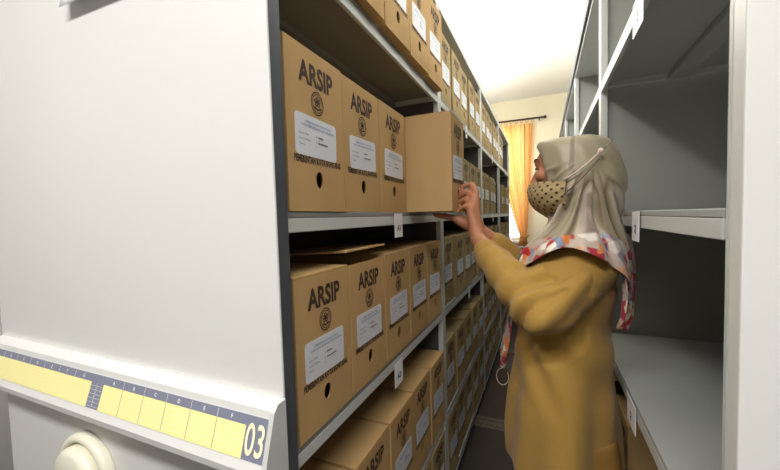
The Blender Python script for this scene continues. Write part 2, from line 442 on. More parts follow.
# ------------------------------------------------------------------ archive boxes
BW, BH, BD = .189, .311, .385
def hole_face(mb, w, h, hz, a, c, m, inner, deep=.004):
    """front face at x=0 with an oval finger hole at height hz"""
    bm = mb.bm; N = 32
    angs = sorted([2*pi*k/N for k in range(N)]+[atan2(z-hz, y) % (2*pi) for y in (-w/2, w/2) for z in (0, h)])
    inn, out = [], []
    for t in angs:
        inn.append((a*cos(t), hz+c*sin(t)))
        dy, dz = cos(t), sin(t); k = 1e9
        if abs(dy) > 1e-9: k = min(k, (w/2)/abs(dy))
        if dz > 1e-9: k = min(k, (h-hz)/dz)
        if dz < -1e-9: k = min(k, hz/-dz)
        out.append((dy*k, hz+dz*k))
    I = [bm.verts.new((0, *p)) for p in inn]; O = [bm.verts.new((0, *p)) for p in out]
    D = [bm.verts.new((-deep, *p)) for p in inn]; n = len(angs)
    for i in range(n):
        j = (i+1) % n
        bm.faces.new((O[i], O[j], I[j], I[i])); 
    mb._fin(O+I, m)
    fs = [bm.faces.new((I[i], I[(i+1) % n], D[(i+1) % n], D[i])) for i in range(n)]
    k = mb.mi(inner)
    for f in fs: f.material_index = k
    mb.prism([(-a*.75, hz+c*.55), (-a*.1, hz+c*.9), (a*.1, hz-c*.2), (-a*.5, hz-c*.65)], 0, -.012, -.009, m)
def ring(mb, a, c, wd, cy, cz, x, m, n=28):
    bm = mb.bm
    A = [bm.verts.new((x, cy+a*cos(2*pi*k/n), cz+c*sin(2*pi*k/n))) for k in range(n)]
    B = [bm.verts.new((x, cy+(a-wd)*cos(2*pi*k/n), cz+(c-wd)*sin(2*pi*k/n))) for k in range(n)]
    for k in range(n): bm.faces.new((A[k], A[(k+1) % n], B[(k+1) % n], B[k]))
    mb._fin(A+B, m)
def print_front(mb, w, x=.0006):
    k = w/BW
    t = textmesh('ARSIP', bold=.035, sx=.7, res=3)
    mb.addmesh(t, Matrix.Translation((x, .0, .262)) @ FX @ fit(t, w=.114*k, h=.043), 'ink')
    # oval crest: double ring, flower of five petals, base leaves
    cz = .212; f = min(1.12, k*1.12)
    ring(mb, .0185*f, .0235, .0024, 0, cz, x, 'ink'); ring(mb, .0143*f, .0185, .0016, 0, cz, x, 'ink')
    for q in range(5):
        an = pi/2+q*2*pi/5; ring(mb, .0038*f, .0042, .0022, .0058*f*cos(an), cz+.003+.0062*sin(an), x+.0001, 'ink', 12)
    ring(mb, .003, .003, .0029, 0, cz+.003, x+.0002, 'ink', 10)
    mb.prism([(-.0105*f, cz-.0095), (0, cz-.0135), (.0105*f, cz-.0095), (.0085*f, cz-.0065), (0, cz-.0105), (-.0085*f, cz-.0065)], 0, x, x+.0003, 'ink')
    t = textmesh('PEMERINTAH KOTA BONTANG', bold=.045, sx=.7, res=1)
    mb.addmesh(t, Matrix.Translation((x, .0, .098)) @ FX @ fit(t, w=.156*k, h=.0145), 'ink')
def sticker_mesh(w):
    k = w/BW; mb = MB(); a, c, r = .068*k, .0385, .008
    pts = []
    for cx, cz, t0 in ((a-r, c-r, 0), (-a+r, c-r, pi/2), (-a+r, -c+r, pi), (a-r, -c+r, 1.5*pi)):
        for q in range(5): pts.append((cx+r*cos(t0+q*pi/8), cz+r*sin(t0+q*pi/8)))
    mb.prism(pts, 0, 0, .0006, 'sticker')
    x = .0010
    for txt, z, ww in (('PEMERINTAH KOTA BONTANG', .026, .085), ('DINAS PERPUSTAKAAN DAN KEARSIPAN', .0185, .108)):
        t = textmesh(txt, bold=.015, res=1); mb.addmesh(t, Matrix.Translation((x, .004*k, z)) @ FX @ fit(t, w=ww*k, h=.0045), 'blueink')
    for i, txt in enumerate(('Nomor Boks', 'Nomor Berkas', 'Tahun')):
        t = textmesh(txt, bold=.01, res=1); hh = .0042
        ww = (.030, .034, .016)[i]*k
        mb.addmesh(t, Matrix.Translation((x, -.058*k+ww/2, .002-i*.010)) @ FX @ fit(t, w=ww, h=hh), 'greyink')
        mb.prism([(-.004, .001-i*.010), (-.003, .001-i*.010), (-.003, .004-i*.010), (-.004, .004-i*.010)], 0, x, x+.0002, 'greyink')
    for y0, y1, z in ((.002, .02, .0025), (.002, .036, -.0085)):
        mb.prism([(y0*k, z-.0016), (y1*k, z-.0016), (y1*k, z+.0012), (y0*k, z+.0012)], 0, x, x+.0002, 'greyink')
    return mb
def make_box(w, cm, flap=0.):
    """prototype: returns (empty, parts)"""
    r = empty('archive_box')
    mb = MB(); h = BH-.004
    hole_face(mb, w, h, .062, .0125, .0165, cm, 'edge')
    bm = mb.bm
    # other faces of the carton (open front comes from hole_face)
    def q(pts, m): vs = [bm.verts.new(p) for p in pts]; bm.faces.new(vs); mb._fin(vs, m)
    W = w/2
    q([(0, -W, 0), (-BD, -W, 0), (-BD, -W, h), (0, -W, h)], cm); q([(0, W, 0), (0, W, h), (-BD, W, h), (-BD, W, 0)], cm)
    q([(-BD, -W, 0), (-BD, W, 0), (-BD, W, h), (-BD, -W, h)], cm); q([(0, -W, 0), (0, W, 0), (-BD, W, 0), (-BD, -W, 0)], cm)
    # inner rim of the carton walls, visible cut edges at the top
    t_ = .004
    q([(0, -W, h), (0, W, h), (-t_, W-t_, h), (-t_, -W+t_, h)], 'edge'); q([(-BD, -W, h), (-BD, W, h), (-BD+t_, W-t_, h), (-BD+t_, -W+t_, h)], 'edge')
    q([(0, -W, h), (-BD, -W, h), (-BD+t_, -W+t_, h), (-t_, -W+t_, h)], 'edge'); q([(0, W, h), (-BD, W, h), (-BD+t_, W-t_, h), (-t_, W-t_, h)], 'edge')
    q([(-t_, -W+t_, h-.08), (-BD+t_, -W+t_, h-.08), (-BD+t_, W-t_, h-.08), (-t_, W-t_, h-.08)], cm)
    q([(-t_, -W+t_, h), (-t_, W-t_, h), (-t_, W-t_, h-.08), (-t_, -W+t_, h-.08)], cm)
    for sy in (-1, 1):
        y = sy*(W-t_); q([(-t_, y, h), (-BD+t_, y, h), (-BD+t_, y, h-.08), (-t_, y, h-.08)], cm)
    print_front(mb, w)
    bmesh.ops.remove_doubles(bm, verts=bm.verts, dist=1e-5)
    body = mb.build('box_body', r)
    # lid: flat board hinged at the back, turned-down tongue at the front
    wide = .008 if 0 < flap < .1 else 0.
    mb = MB(); mb.box(0, BD-.001, -W+.0005-wide, W-.0005+wide*2, 0, .0035+wide*.15, cm, .0008)
    if flap and not wide: mb.prism([(BD-.004, 0), (BD+.0, .003), (BD+.020, -.022), (BD+.016, -.024)], 1, -W+.004, W-.004, cm)
    lid = mb.build('lid', r, (-BD, 0, h+.0002+(.006 if wide else 0))); lid.rotation_euler = (0, -flap, 0)
    st = sticker_mesh(w).build('label_sticker', r, (.0002, 0, .143))
    return r, [body, lid, st]
proto = {'std': make_box(BW, 'card'), 'old': make_box(BW, 'card2'), 'slim': make_box(.113, 'card2'), 'flap': make_box(BW, 'card', radians(3.6)), 'flapr': make_box(BW, 'card', radians(7))}
used = set()
def place_box(kind, x, y, z, rz, label, group, stick=(0, 0)):
    r, parts = proto[kind]
    if kind in used:
        r2 = r.copy(); COL.objects.link(r2)
        for p in parts:
            c = p.copy(); COL.objects.link(c); c.parent = r2
            if c.name.startswith('label_sticker'): c.location.y = stick[0]; c.rotation_euler.x = stick[1]
        r = r2
    used.add(kind)
    r.location = (x, y, z); r.rotation_euler = (0, 0, rz)
    return tag(r, label, 'archive box', group)
ORD = ['first', 'second', 'third', 'fourth', 'fifth', 'sixth', 'seventh', 'eighth', 'ninth']
BAYN = ['nearest bay', 'second bay', 'third bay', 'farthest bay']
ROWN = {'high': 'high shelf', 'eye': 'A3 tagged shelf', 'mid': 'A2 tagged shelf', 'low': 'low shelf', 'bottom': 'bottom shelf'}
for row, z in L_SH.items():
    for bay in range(4):
        y0 = (YF+.046 if bay == 0 else POSTS[bay-1]+.026); y1 = POSTS[bay]-.026
        slim = (row in ('eye', 'mid') and bay >= 2)
        w = .113 if slim else BW
        n = int((y1-y0+.0)//(w+.0012)); n = min(n, 9 if slim else 5)
        gap = (y1-y0-n*w)/(n)
        for i in range(n):
            if row == 'high' and bay == 3 and i > 1: continue
            kind = 'slim' if slim else ('std' if bay == 0 and row in ('high', 'eye', 'mid', 'low') else 'old')
            if bay == 0: yc = .496+w/2+i*.1965
            else: yc = y0+.018+w/2+i*(w+(y1-y0-.020-n*w)/(n-1))
            x = AX+random.uniform(-.004, .005); rz = random.uniform(-.003, .003)
            if slim: x += random.choice((-.05, -.03, 0, 0, .004))
            if bay: x -= .006
            lab = 'brown ARSIP archive box, %s from left, %s of the %s' % (ORD[i], BAYN[bay], ROWN[row])
            grp = 'archive boxes on the %s, %s' % (ROWN[row], BAYN[bay])
            if bay == 0 and row == 'high':
                x = AX+.024; rz = -.032
            if bay == 0 and row == 'eye':
                if i == 3:
                    x, yc, rz = -.262, 1.182, .0
                    lab = 'brown ARSIP archive box being pulled off the A3 shelf by the woman'
                elif i == 4: x = AX+.0
                elif i == 0: x = AX+.001
            if bay == 0 and row == 'mid':
                x = AX+.001
                if i == 1: kind = 'flap'; lab = 'brown ARSIP archive box with its lid raised, second on the A2 tagged shelf'
            if bay == 0 and row == 'low': x = AX+.004-.003*(i % 2); rz = .0
            bo = place_box(kind, x, yc, z+.0008, rz, lab, grp, (random.uniform(-.005, .004), random.uniform(-.03, .03)))
            if bay == 0 and row == 'high': bo.scale.y = .935
# two boxes on the low shelf of the right unit, fronts facing the aisle
place_box('std', BX+.016, 1.203, R_SH['low']+.0008, pi, 'plain sided archive box under the right unit shelf, nearer of two behind the woman', 'archive boxes in the right unit')
place_box('flapr', BX+.016, 1.394, R_SH['low']+.0008, pi, 'archive box with lifted lid under the right unit shelf, farther of two', 'archive boxes in the right unit')

# ------------------------------------------------------------------ shelf tags
def shelf_tag(x, y, z, txt, w, h, face, label, vertical=False, tilt=0.):
    mb = MB(); mb.box(-.0006, .0006, -w/2, w/2, -h, 0, 'paper')
    Fm = FX if face > 0 else FNX
    t = textmesh(txt, bold=.03, res=2)
    m = fit(t, h=.018 if not vertical else .014)
    if vertical: m = Matrix.Rotation(pi/2, 4, 'Z') @ m
    mb.addmesh(t, Matrix.Translation((face*.0012, 0, -h*.6)) @ Fm @ m, 'black')
    o = mb.build('shelf_tag', None, (x, y, z)); o.rotation_euler = (0, tilt, 0)
    tag(o, label, 'shelf tag', 'white paper tags on the shelf edges')
shelf_tag(AX+.0035, .992, 1.372, 'A3', .062, .072, 1, 'white paper tag reading A3 under the box being pulled out')
shelf_tag(AX+.0035, .962, .924, 'A2', .062, .072, 1, 'white paper tag reading A2 below the middle row of boxes, nearest bay')
shelf_tag(BX-.0035, .935, 1.358, 'A3', .062, .066, -1, 'white paper tag with sideways A3 beside the woman\'s shoulder', True)
shelf_tag(BX-.0035, .925, 1.818, 'A4', .088, .072, -1, 'bright white paper tag on the upper empty shelf edge, top right', True)
shelf_tag(BX-.0035, .968, .912, 'A2', .085, .066, -1, 'white paper tag on the lower right shelf edge behind the woman\'s hip', True)
for bay in (1, 2, 3):
    for row in ('high', 'eye', 'mid'):
        yy = (POSTS[bay-1]+POSTS[bay])/2
        shelf_tag(AX+.0035, yy, L_SH[row]-.004, {'high': 'A4', 'eye': 'A3', 'mid': 'A2'}[row], .05, .07, 1,
                  'small white paper tag at the middle of the %s, %s' % ({'high': 'high shelf', 'eye': 'hand height shelf', 'mid': 'shelf below hand height'}[row], BAYN[bay]))

# ------------------------------------------------------------------ far end of the aisle
def P3(a, b_, t): return a+(b_-a)*t
cu = empty('curtain', (-.35, 5.9, 0))
bm = bmesh.new(); fa = bm.verts.layers.float.new('stripe'); NU, NV = 90, 60; g = []
def interp(keys, v):
    for (a, A), (c, Cc) in zip(keys, keys[1:]):
        if a <= v <= c:
            t = (v-a)/(c-a); t = t*t*(3-2*t) if False else t
            return [P3(p, q_, t) for p, q_ in zip(A, Cc)]
    return keys[-1][1]
ck = [(0, (-.80, -.14)), (.33, (-.66, -.175)), (.6, (-.50, -.205)), (.8, (-.385, -.235)), (.86, (-.345, -.250)), (.9, (-.36, -.24)), (1, (-.42, -.19))]
ztop, zbot = 2.755, .72
for j in range(NV+1):
    v = j/NV; l, r_ = interp(ck, v); z = ztop+(zbot-ztop)*v
    sq_ = (r_-l)/.66
    for i in range(NU+1):
        u_ = i/NU
        x = P3(l, r_, u_); amp = .035*(.35+.65*(1-abs(v-.86)/.86)) if v < .86 else .03
        y = 5.9+amp*sin(u_*2*pi*9+.6*sin(v*3))-.0
        g.append(bm.verts.new((x+.35, y-5.9, z)))
for idx, v in enumerate(g): v[fa] = (idx % (NU+1))/NU
for j in range(NV):
    for i in range(NU):
        a = j*(NU+1)+i; f = bm.faces.new((g[a], g[a+1], g[a+NU+2], g[a+NU+1])); f.smooth = True
me = bpy.data.meshes.new('curtain_cloth'); bm.to_mesh(me); bm.free(); me.materials.append(M['curtain'])
link('curtain_cloth', me, cu)
mb = MB(); mb.tube([(.35-.35, -.05, .99), (.02, -.055, 1.0), (.06, -.05, .985), (.105, -.02, .99), (.12, .04, 1.01), (.125, .1, 1.02)], .012, 'gold'); mb.build('tieback', cu)
for k in range(9):
    mb = MB(); x = -.42+k*.078
    mb.tube([(x+.018*cos(a), 0.0, 2.80+.026*sin(a)) for a in [i*2*pi/12 for i in range(13)]], .0045, 'gold', 6); mb.build('curtain_ring', cu)
tag(cu, 'golden curtain with maroon stripes tied back beside the bright window', 'curtain')
mb = MB(); mb.tube([(-1.45, 5.9, 2.832), (.02, 5.9, 2.822)], .014, 'rod', 12); mb.ell((.03, 5.9, 2.822), (.024, .024, .024), 'rod')
for x in (-1.3, -.05): mb.box(x-.01, x+.01, 5.9, 6.0, 2.80, 2.815, 'rod')
tag(mb.build('curtain_rod'), 'thin dark curtain rod on the far wall above the gold curtain', 'curtain rod')
cb = empty('low_cabinet', (-.12, 5.62, 0))
mb = MB(); mb.box(-.5, .5, -.22, .22, .06, .83, 'cabinet', .004); mb.build('cabinet_body', cb)
mb = MB(); mb.box(-.52, .52, -.24, .23, .832, .86, 'cabinet', .004); mb.build('cabinet_top', cb)
mb = MB(); mb.box(-.47, .47, -.19, .2, 0, .058, 'seal'); mb.build('plinth', cb)
for x0, x1, hx in ((-.49, -.005, -.04), (.005, .49, .04)):
    mb = MB(); mb.box(x0, x1, -.24, -.222, .09, .81, 'cabinet', .003); d = mb.build('door', cb)
    mb = MB(); mb.box(hx-.006, hx+.006, -.262, -.2405, .42, .56, 'rod', .002); mb.build('handle', d)
tag(cb, 'dark low cabinet under the window at the far end of the aisle', 'cabinet')

# ------------------------------------------------------------------ the woman
def remesh(mb, name, voxel, smooth=2, mats=None, fac=.5):
    bmesh.ops.recalc_face_normals(mb.bm, faces=mb.bm.faces)
    me = bpy.data.meshes.new(name); mb.bm.to_mesh(me); mb.bm.free()
    o = bpy.data.objects.new(name, me); COL.objects.link(o)
    r = o.modifiers.new('r', 'REMESH'); r.mode = 'VOXEL'; r.voxel_size = voxel; r.use_smooth_shade = True
    if smooth: s = o.modifiers.new('s', 'SMOOTH'); s.iterations = smooth; s.factor = fac
    dg = bpy.context.evaluated_depsgraph_get(); dg.update()
    m2 = bpy.data.meshes.new_from_object(o.evaluated_get(dg)); bpy.data.objects.remove(o); bpy.data.meshes.remove(me)
    m2.name = name; m2.materials.clear()
    for m in (mats or []): m2.materials.append(M[m])
    for p in m2.polygons: p.use_smooth = True; p.material_index = 0
    return m2
def chain(mb, pts):
    """tapered limb through (x,y,z,r) points"""
    for (x, y, z, r) in pts: mb.ell((x, y, z), (r, r, r), 'skin', sub=2)
    for a, c in zip(pts, pts[1:]):
        A, C_ = Vector(a[:3]), Vector(c[:3]); d = C_-A; L = d.length
        if L < 1e-5: continue
        q = bmesh.ops.create_cone(mb.bm, cap_ends=True, segments=20, radius1=a[3], radius2=c[3], depth=L)
        m = Matrix.Translation((A+C_)/2) @ d.to_track_quat('Z', 'Y').to_matrix().to_4x4()
        bmesh.ops.transform(mb.bm, matrix=m, verts=q['verts'])
def loft(mb, rings, n=40, pw=2.3):
    R = []
    for cx, cy, z, rx, ry in rings:
        row = []
        for k in range(n):
            t = 2*pi*k/n; c, s = cos(t), sin(t)
            row.append(mb.bm.verts.new((cx+rx*math.copysign(abs(c)**(2/pw), c), cy+ry*math.copysign(abs(s)**(2/pw), s), z)))
        R.append(row)
    for i in range(len(R)-1):
        for k in range(n): mb.bm.faces.new((R[i][k], R[i][(k+1) % n], R[i+1][(k+1) % n], R[i+1][k]))
    mb.bm.faces.new(R[0][::-1]); mb.bm.faces.new(R[-1])

HC = Vector((.082, 1.065, 0)); YAW = radians(-12)   # head axis, head turned a little away from the camera
def hr(p):
    """head frame (front = -X) -> world"""
    v = Vector((p[0], p[1], 0)); v.rotate(Euler((0, 0, YAW))); return Vector((HC.x+v.x, HC.y+v.y, p[2]))
person = empty('person', (.06, 1.08, 0))
tag(person, 'woman in beige floral hijab, dotted mask and khaki tunic, reaching for a box', 'person')
PL = person.location.copy()
def fp(me, name, parent=person, shift=True):
    if shift: me.transform(Matrix.Translation(-PL))
    o = link(name, me, parent); return o

LSH, LEL, LWR = (.105, .99, 1.245), (-.012, .872, 1.122), (-.188, 1.112, 1.285)
RSH, REL, RWR = (.095, 1.215, 1.245), (-.02, 1.285, 1.11), (-.185, 1.195, 1.300)
mb = MB()
# torso, pelvis, neck
loft(mb, [(.06, 1.09, .78, .09, .14), (.05, 1.09, .90, .095, .15), (.05, 1.09, 1.02, .085, .13), (.055, 1.10, 1.13, .095, .14), (.075, 1.10, 1.23, .08, .15), (.085, 1.09, 1.28, .05, .09)])
chain(mb, [(.09, 1.08, 1.26, .05), (.095, 1.07, 1.34, .048), (.095, 1.066, 1.40, .05)])
# head: skull, jaw, nose
def he(c, r): mb.ell(hr(c), r, 'skin', rot=Euler((0, 0, YAW)), sub=3)
he((-.002, 0, 1.472), (.101, .073, .086)); he((-.038, 0, 1.420), (.052, .052, .068)); he((-.045, 0, 1.372), (.03, .032, .022))
he((-.094, 0, 1.500), (.012, .03, .012)); he((-.05, 0, 1.50), (.052, .055, .045))          # brow ridge
chain(mb, [(*hr((-.093, 0, 1.482)), .009), (*hr((-.108, 0, 1.448)), .012)])
he((-.107, .010, 1.445), (.009, .009, .007)); he((-.107, -.010, 1.445), (.009, .009, .007))
he((-.088, 0, 1.415), (.010, .022, .006)); he((-.087, 0, 1.405), (.010, .019, .006))
for sy in (-1, 1): he((.01, sy*.072, 1.455), (.014, .008, .028)); he((-.078, sy*.034, 1.463), (.02, .022, .018))
# arms
chain(mb, [(*LSH, .05), (.045, .93, 1.185, .040), (*LEL, .030), (-.08, .965, 1.19, .030), (-.15, 1.06, 1.25, .028), (*LWR, .024)])
chain(mb, [(*RSH, .05), (.04, 1.25, 1.18, .040), (*REL, .030), (-.09, 1.25, 1.19, .034), (-.15, 1.215, 1.265, .027), (*RWR, .024)])
# left hand: gripping the front of the box, fingers into the finger hole
chain(mb, [(*LWR, .024), (-.200, 1.132, 1.325, .023), (-.204, 1.146, 1.375, .019), (-.203, 1.150, 1.418, .015)])
chain(mb, [(-.196, 1.125, 1.315, .022), (-.210, 1.128, 1.360, .016), (-.212, 1.130, 1.385, .014)])
LF = [ # index, middle, ring, little: knuckle, middle joint, end joint, tip
    [(-.199, 1.154, 1.432, .0115), (-.214, 1.172, 1.462, .0098), (-.243, 1.184, 1.460, .0088), (-.257, 1.186, 1.446, .0078)],
    [(-.206, 1.148, 1.416, .0115), (-.226, 1.165, 1.437, .0098), (-.253, 1.176, 1.432, .0088), (-.266, 1.179, 1.420, .0078)],
    [(-.209, 1.140, 1.398, .0110), (-.232, 1.152, 1.413, .0092), (-.252, 1.162, 1.407, .0082), (-.2565, 1.166, 1.395, .0074)],
    [(-.212, 1.132, 1.380, .0100), (-.233, 1.140, 1.390, .0082), (-.249, 1.147, 1.384, .0074), (-.2545, 1.150, 1.374, .0066)]]
for f in LF: chain(mb, f)
chain(mb, [(-.188, 1.145, 1.325, .016), (-.205, 1.180, 1.365, .012), (-.228, 1.205, 1.392, .0105), (-.2525, 1.212, 1.402, .0088)])   # thumb
# right hand: flat under the box, palm up
chain(mb, [(*RWR, .024), (-.225, 1.195, 1.328, .021), (-.262, 1.188, 1.348, .017)])
chain(mb, [(-.215, 1.180, 1.318, .019), (-.262, 1.165, 1.345, .015)]); chain(mb, [(-.215, 1.21, 1.322, .018), (-.262, 1.212, 1.348, .015)])
for yk, yt, L in ((1.222, 1.236, .072), (1.203, 1.207, .082), (1.183, 1.178, .077), (1.163, 1.148, .062)):
    x0 = -.268
    chain(mb, [(x0, yk, 1.350, .0108), (x0-L*.42, P3(yk, yt, .45), 1.3555, .0095), (x0-L*.75, P3(yk, yt, .8), 1.3610, .0087), (x0-L, yt, 1.3655, .0076)])
chain(mb, [(-.21, 1.222, 1.325, .015), (-.232, 1.243, 1.352, .0115), (-.2485, 1.246, 1.380, .0100), (-.2515, 1.243, 1.402, .0088)])   # thumb on the front
# legs and feet
for sy, yy in ((-1, 1.02), (1, 1.17)):
    chain(mb, [(.06, yy, .80, .085), (.05, yy, .47, .055), (.07, yy, .30, .05), (.085, yy, .10, .035)])
    chain(mb, [(.09, yy, .055, .032), (.0, yy, .04, .03), (-.06, yy, .035, .024)])
body = fp(remesh(mb, 'body', .0042, 3, ['skin']), 'body')
# finger nails
mb = MB()
for f in LF:
    a, c = Vector(f[2][:3]), Vector(f[3][:3]); d = (c-a).normalized(); side = Vector((.35, -.35, .85)).normalized(); side = (side-d*side.dot(d)).normalized()
    p = c+side*(f[3][3]*.86); mb.ell(p-d*.001, (.0052, .0042, .0014), 'nail', rot=(Matrix((d, side.cross(d), side)).transposed().to_quaternion().to_euler()), sub=2)
bmesh.ops.translate(mb.bm, vec=-PL, verts=mb.bm.verts); mb.build('fingernails', body)
# eyes with lids and brows
for sy in (-1, 1):
    mb = MB(); c = hr((-.0845, sy*.031, 1.475)); mb.ell(c, (.0118, .0125, .0085), 'eyewhite', sub=3)
    mb.ell(hr((-.0925, sy*.0315, 1.4745)), (.0048, .0055, .0055), 'iris', rot=Euler((0, 0, YAW)), sub=2)
    bmesh.ops.translate(mb.bm, vec=-PL, verts=mb.bm.verts); mb.build('eye', body)
    mb = MB(); pts = [hr((-.0985+.010*(t/6)**2*1.4, sy*(.018+.027*t/6), 1.4835-.010*(abs(t/6-.35))**1.3)) for t in range(7)]
    mb.tube(pts, [.0014, .0024, .0028, .0028, .0028, .0024, .0012], 'brow', 6)
    bmesh.ops.translate(mb.bm, vec=-PL, verts=mb.bm.verts); mb.build('eyelashes', body)
    mb = MB(); pts = [hr((-.1025+.012*(t/6)**2*1.6, sy*(.012+.038*t/6), 1.502+.006*sin(pi*t/6*.9))) for t in range(7)]
    mb.tube(pts, [.0012, .002, .0024, .0024, .0022, .0018, .001], 'brow', 6)
    bmesh.ops.translate(mb.bm, vec=-PL, verts=mb.bm.verts); mb.build('eyebrow', body)

# tunic: torso and both sleeves as one garment, with folds
mb = MB()
loft(mb, [(.046, 1.09, .655, .143, .205), (.042, 1.09, .74, .138, .198), (.040, 1.09, .85, .130, .190), (.045, 1.09, .97, .118, .172), (.046, 1.095, 1.07, .118, .165),
          (.062, 1.10, 1.16, .115, .165), (.078, 1.10, 1.22, .090, .152), (.088, 1.10, 1.262, .070, .120), (.09, 1.09, 1.285, .05, .08)], 48, 2.2)
chain(mb, [(.105, 1.0, 1.228, .070), (.05, .945, 1.178, .066), (.012, .893, 1.132, .058)])
chain(mb, [(.075, 1.0, 1.215, .078), (.03, .965, 1.185, .074), (-.015, .925, 1.155, .060)])
chain(mb, [(.02, .902, 1.128, .052), (-.004, .880, 1.122, .052), (-.055, .945, 1.165, .056), (-.105, 1.008, 1.205, .051), (-.148, 1.062, 1.240, .043), (-.160, 1.077, 1.252, .040)])
chain(mb, [(.095, 1.205, 1.228, .070), (.04, 1.25, 1.175, .066), (-.01, 1.28, 1.12, .055), (-.08, 1.255, 1.185, .05), (-.145, 1.215, 1.262, .041)])
tm = remesh(mb, 'tunic', .0065, 18, ['tunic'])
A_, B_, E_ = Vector(LSH), Vector(LWR), Vector(LEL)
nr = [v.normal.copy() for v in tm.vertices]
for v, n_ in zip(tm.vertices, nr):
    p = v.co.copy(); d = 0.
    # hanging folds of the skirt part
    t = atan2(p.y-1.09, p.x-.045); k = max(0, min(1, (1.05-p.z)/.30))
    if p.z < 1.08 and (p-E_).length > .09:
        d += k*(.010*sin(t*5+1.+p.z*3)+.008*sin(t*9-p.z*5+.6))
    # armpit to waist creases on the near side
    q = p.x*.75+p.z*.65
    if p.z < 1.17 and p.z > .8 and p.y < 1.05 and (p-E_).length > .09: d += .007*sin(q*60+2*sin(p.x*20))*max(0, 1-abs(p.z-1.02)/.2)
    # elbow and forearm wrinkles
    if p.y < 1.12 and p.x < .1:
        de = (p-E_).length; fa_ = (B_-E_).normalized(); s_ = (p-E_).dot(fa_)
        if p.z > 1.03 and 0 < s_ < .26 and ((p-E_)-fa_*s_).length < .09:
            d += .0085*sin(s_*105+p.x*30)*(.25+exp(-((s_-.03)/.05)**2))
        if de < .15 and s_ <= 0.02: d += .005*sin((p.z*.7-p.x*.7)*90)
    v.co = p+n_*d
    if v.co.x > .187: v.co.x = .187+(v.co.x-.187)*.1
    if p.z < .74:        # hem cut on a slant, lower towards the back
        pass
fp(tm, 'tunic')
# trousers
mb = MB()
loft(mb, [(.06, 1.09, .60, .13, .175), (.06, 1.09, .72, .13, .18), (.055, 1.09, .80, .12, .175)])
for yy in (1.005, 1.18): loft(mb, [(.075, yy, .09, .075, .07), (.07, yy, .3, .085, .078), (.065, yy, .5, .10, .085), (.06, yy, .64, .115, .09)])
tr = remesh(mb, 'trousers', .009, 4, ['trouser'])
for v in tr.vertices:
    t = atan2(v.co.y-1.09, v.co.x-.06); v.co += Vector((cos(t), sin(t), 0))*.005*sin(t*9+v.co.z*4)
fp(tr, 'trousers')
for yy in (1.02, 1.17):
    mb = MB(); mb.ell((-.005, yy, .035), (.13, .042, .034), 'shoe'); mb.ell((.075, yy, .06), (.05, .038, .05), 'shoe')
    mb.box(-.12, .12, yy-.036, yy+.036, 0.0, .016, 'shoe', .005)
    m_ = remesh(mb, 'shoe', .006, 2, ['shoe']); fp(m_, 'shoe')

# hijab: one draped sheet around the head, opened over the face
KEYS = 13
#          front              near/far side      back
F_ = [(1.561, .002), (1.560, .045), (1.558, .085), (1.546, .099), (1.500, .096), (1.450, .088), (1.400, .075), (1.352, .062), (1.318, .075), (1.278, .112), (1.245, .140), (1.210, .152), (1.175, .156)]
N_ = [(1.561, .002), (1.557, .040), (1.550, .062), (1.530, .078), (1.495, .086), (1.450, .092), (1.405, .092), (1.370, .093), (1.345, .104), (1.325, .122), (1.308, .142), (1.292, .160), (1.276, .172)]
B_k = [(1.561, .002), (1.556, .045), (1.542, .076), (1.520, .091), (1.480, .104), (1.430, .113), (1.380, .103), (1.335, .099), (1.285, .106), (1.245, .115), (1.210, .118), (1.175, .120), (1.140, .120)]
def cat(K, i, t):
    a, b0, c, d = K[max(i-1, 0)], K[i], K[min(i+1, KEYS-1)], K[min(i+2, KEYS-1)]
    return [.5*((2*b0[j])+(-a[j]+c[j])*t+(2*a[j]-5*b0[j]+4*c[j]-d[j])*t*t+(-a[j]+3*b0[j]-3*c[j]+d[j])*t**3) for j in (0, 1)]
NP, NT = 200, 150
bm = bmesh.new(); vb = bm.verts.layers.float.new('border'); vs_ = bm.verts.layers.float.new('band'); G = []
for j in range(NT+1):
    s = j/NT*(KEYS-1); i = min(int(s), KEYS-2); t = s-i
    f_, n_, b_ = cat(F_, i, t), cat(N_, i, t), cat(B_k, i, t); T = j/NT
    row = []
    for k in range(NP):
        ph = 2*pi*k/NP; c_ = cos(ph)   # ph=pi -> front (-X), ph=-pi/2 -> near side
        wf = max(0, -c_)**1.6; wb = max(0, c_)**2.4; wn = 1-wf-wb
        z = f_[0]*wf+n_[0]*wn+b_[0]*wb; r = f_[1]*wf+n_[1]*wn+b_[1]*wb
        # folds run from the clip behind the head down towards the chest
        a = (ph-2*pi*(1 if ph > pi else 0))           # -pi..pi, near side negative
        fa_ = max(0, min(1, (T-.40)/.25))
        na = abs(a)
        th = atan2((na-1.08)*.1, max(.02, 1.505-z))
        dist = sqrt(((na-1.08)*.1)**2+(1.502-z)**2)
        side = sin(th*26)+.45*sin(th*49+1.2)
        wq = max(0, min(1, (dist-.03)/.09))*max(0, min(1, (1.50-z)/.12))*(exp(-(th/.75)**4) if th < 0 else 1)
        r += .0085*side*wq*(1 if na < 2.3 else max(0, 1-(na-2.3)/.5)*.8+.2)
        r += .0012*sin(na*11+T*20)*max(0, min(1, T*3))
        z += .004*sin(ph*7)*max(0, T-.8)*5
        p = hr((r*cos(ph), r*sin(ph)*1.0, z))
        v = bm.verts.new(p)
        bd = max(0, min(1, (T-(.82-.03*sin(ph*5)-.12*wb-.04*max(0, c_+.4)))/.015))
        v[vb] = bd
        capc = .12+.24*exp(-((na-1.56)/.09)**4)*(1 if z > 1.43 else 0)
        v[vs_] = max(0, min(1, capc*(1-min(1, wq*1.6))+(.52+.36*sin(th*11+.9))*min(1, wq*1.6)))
        row.append((v, ph, z, T))
    G.append(row)
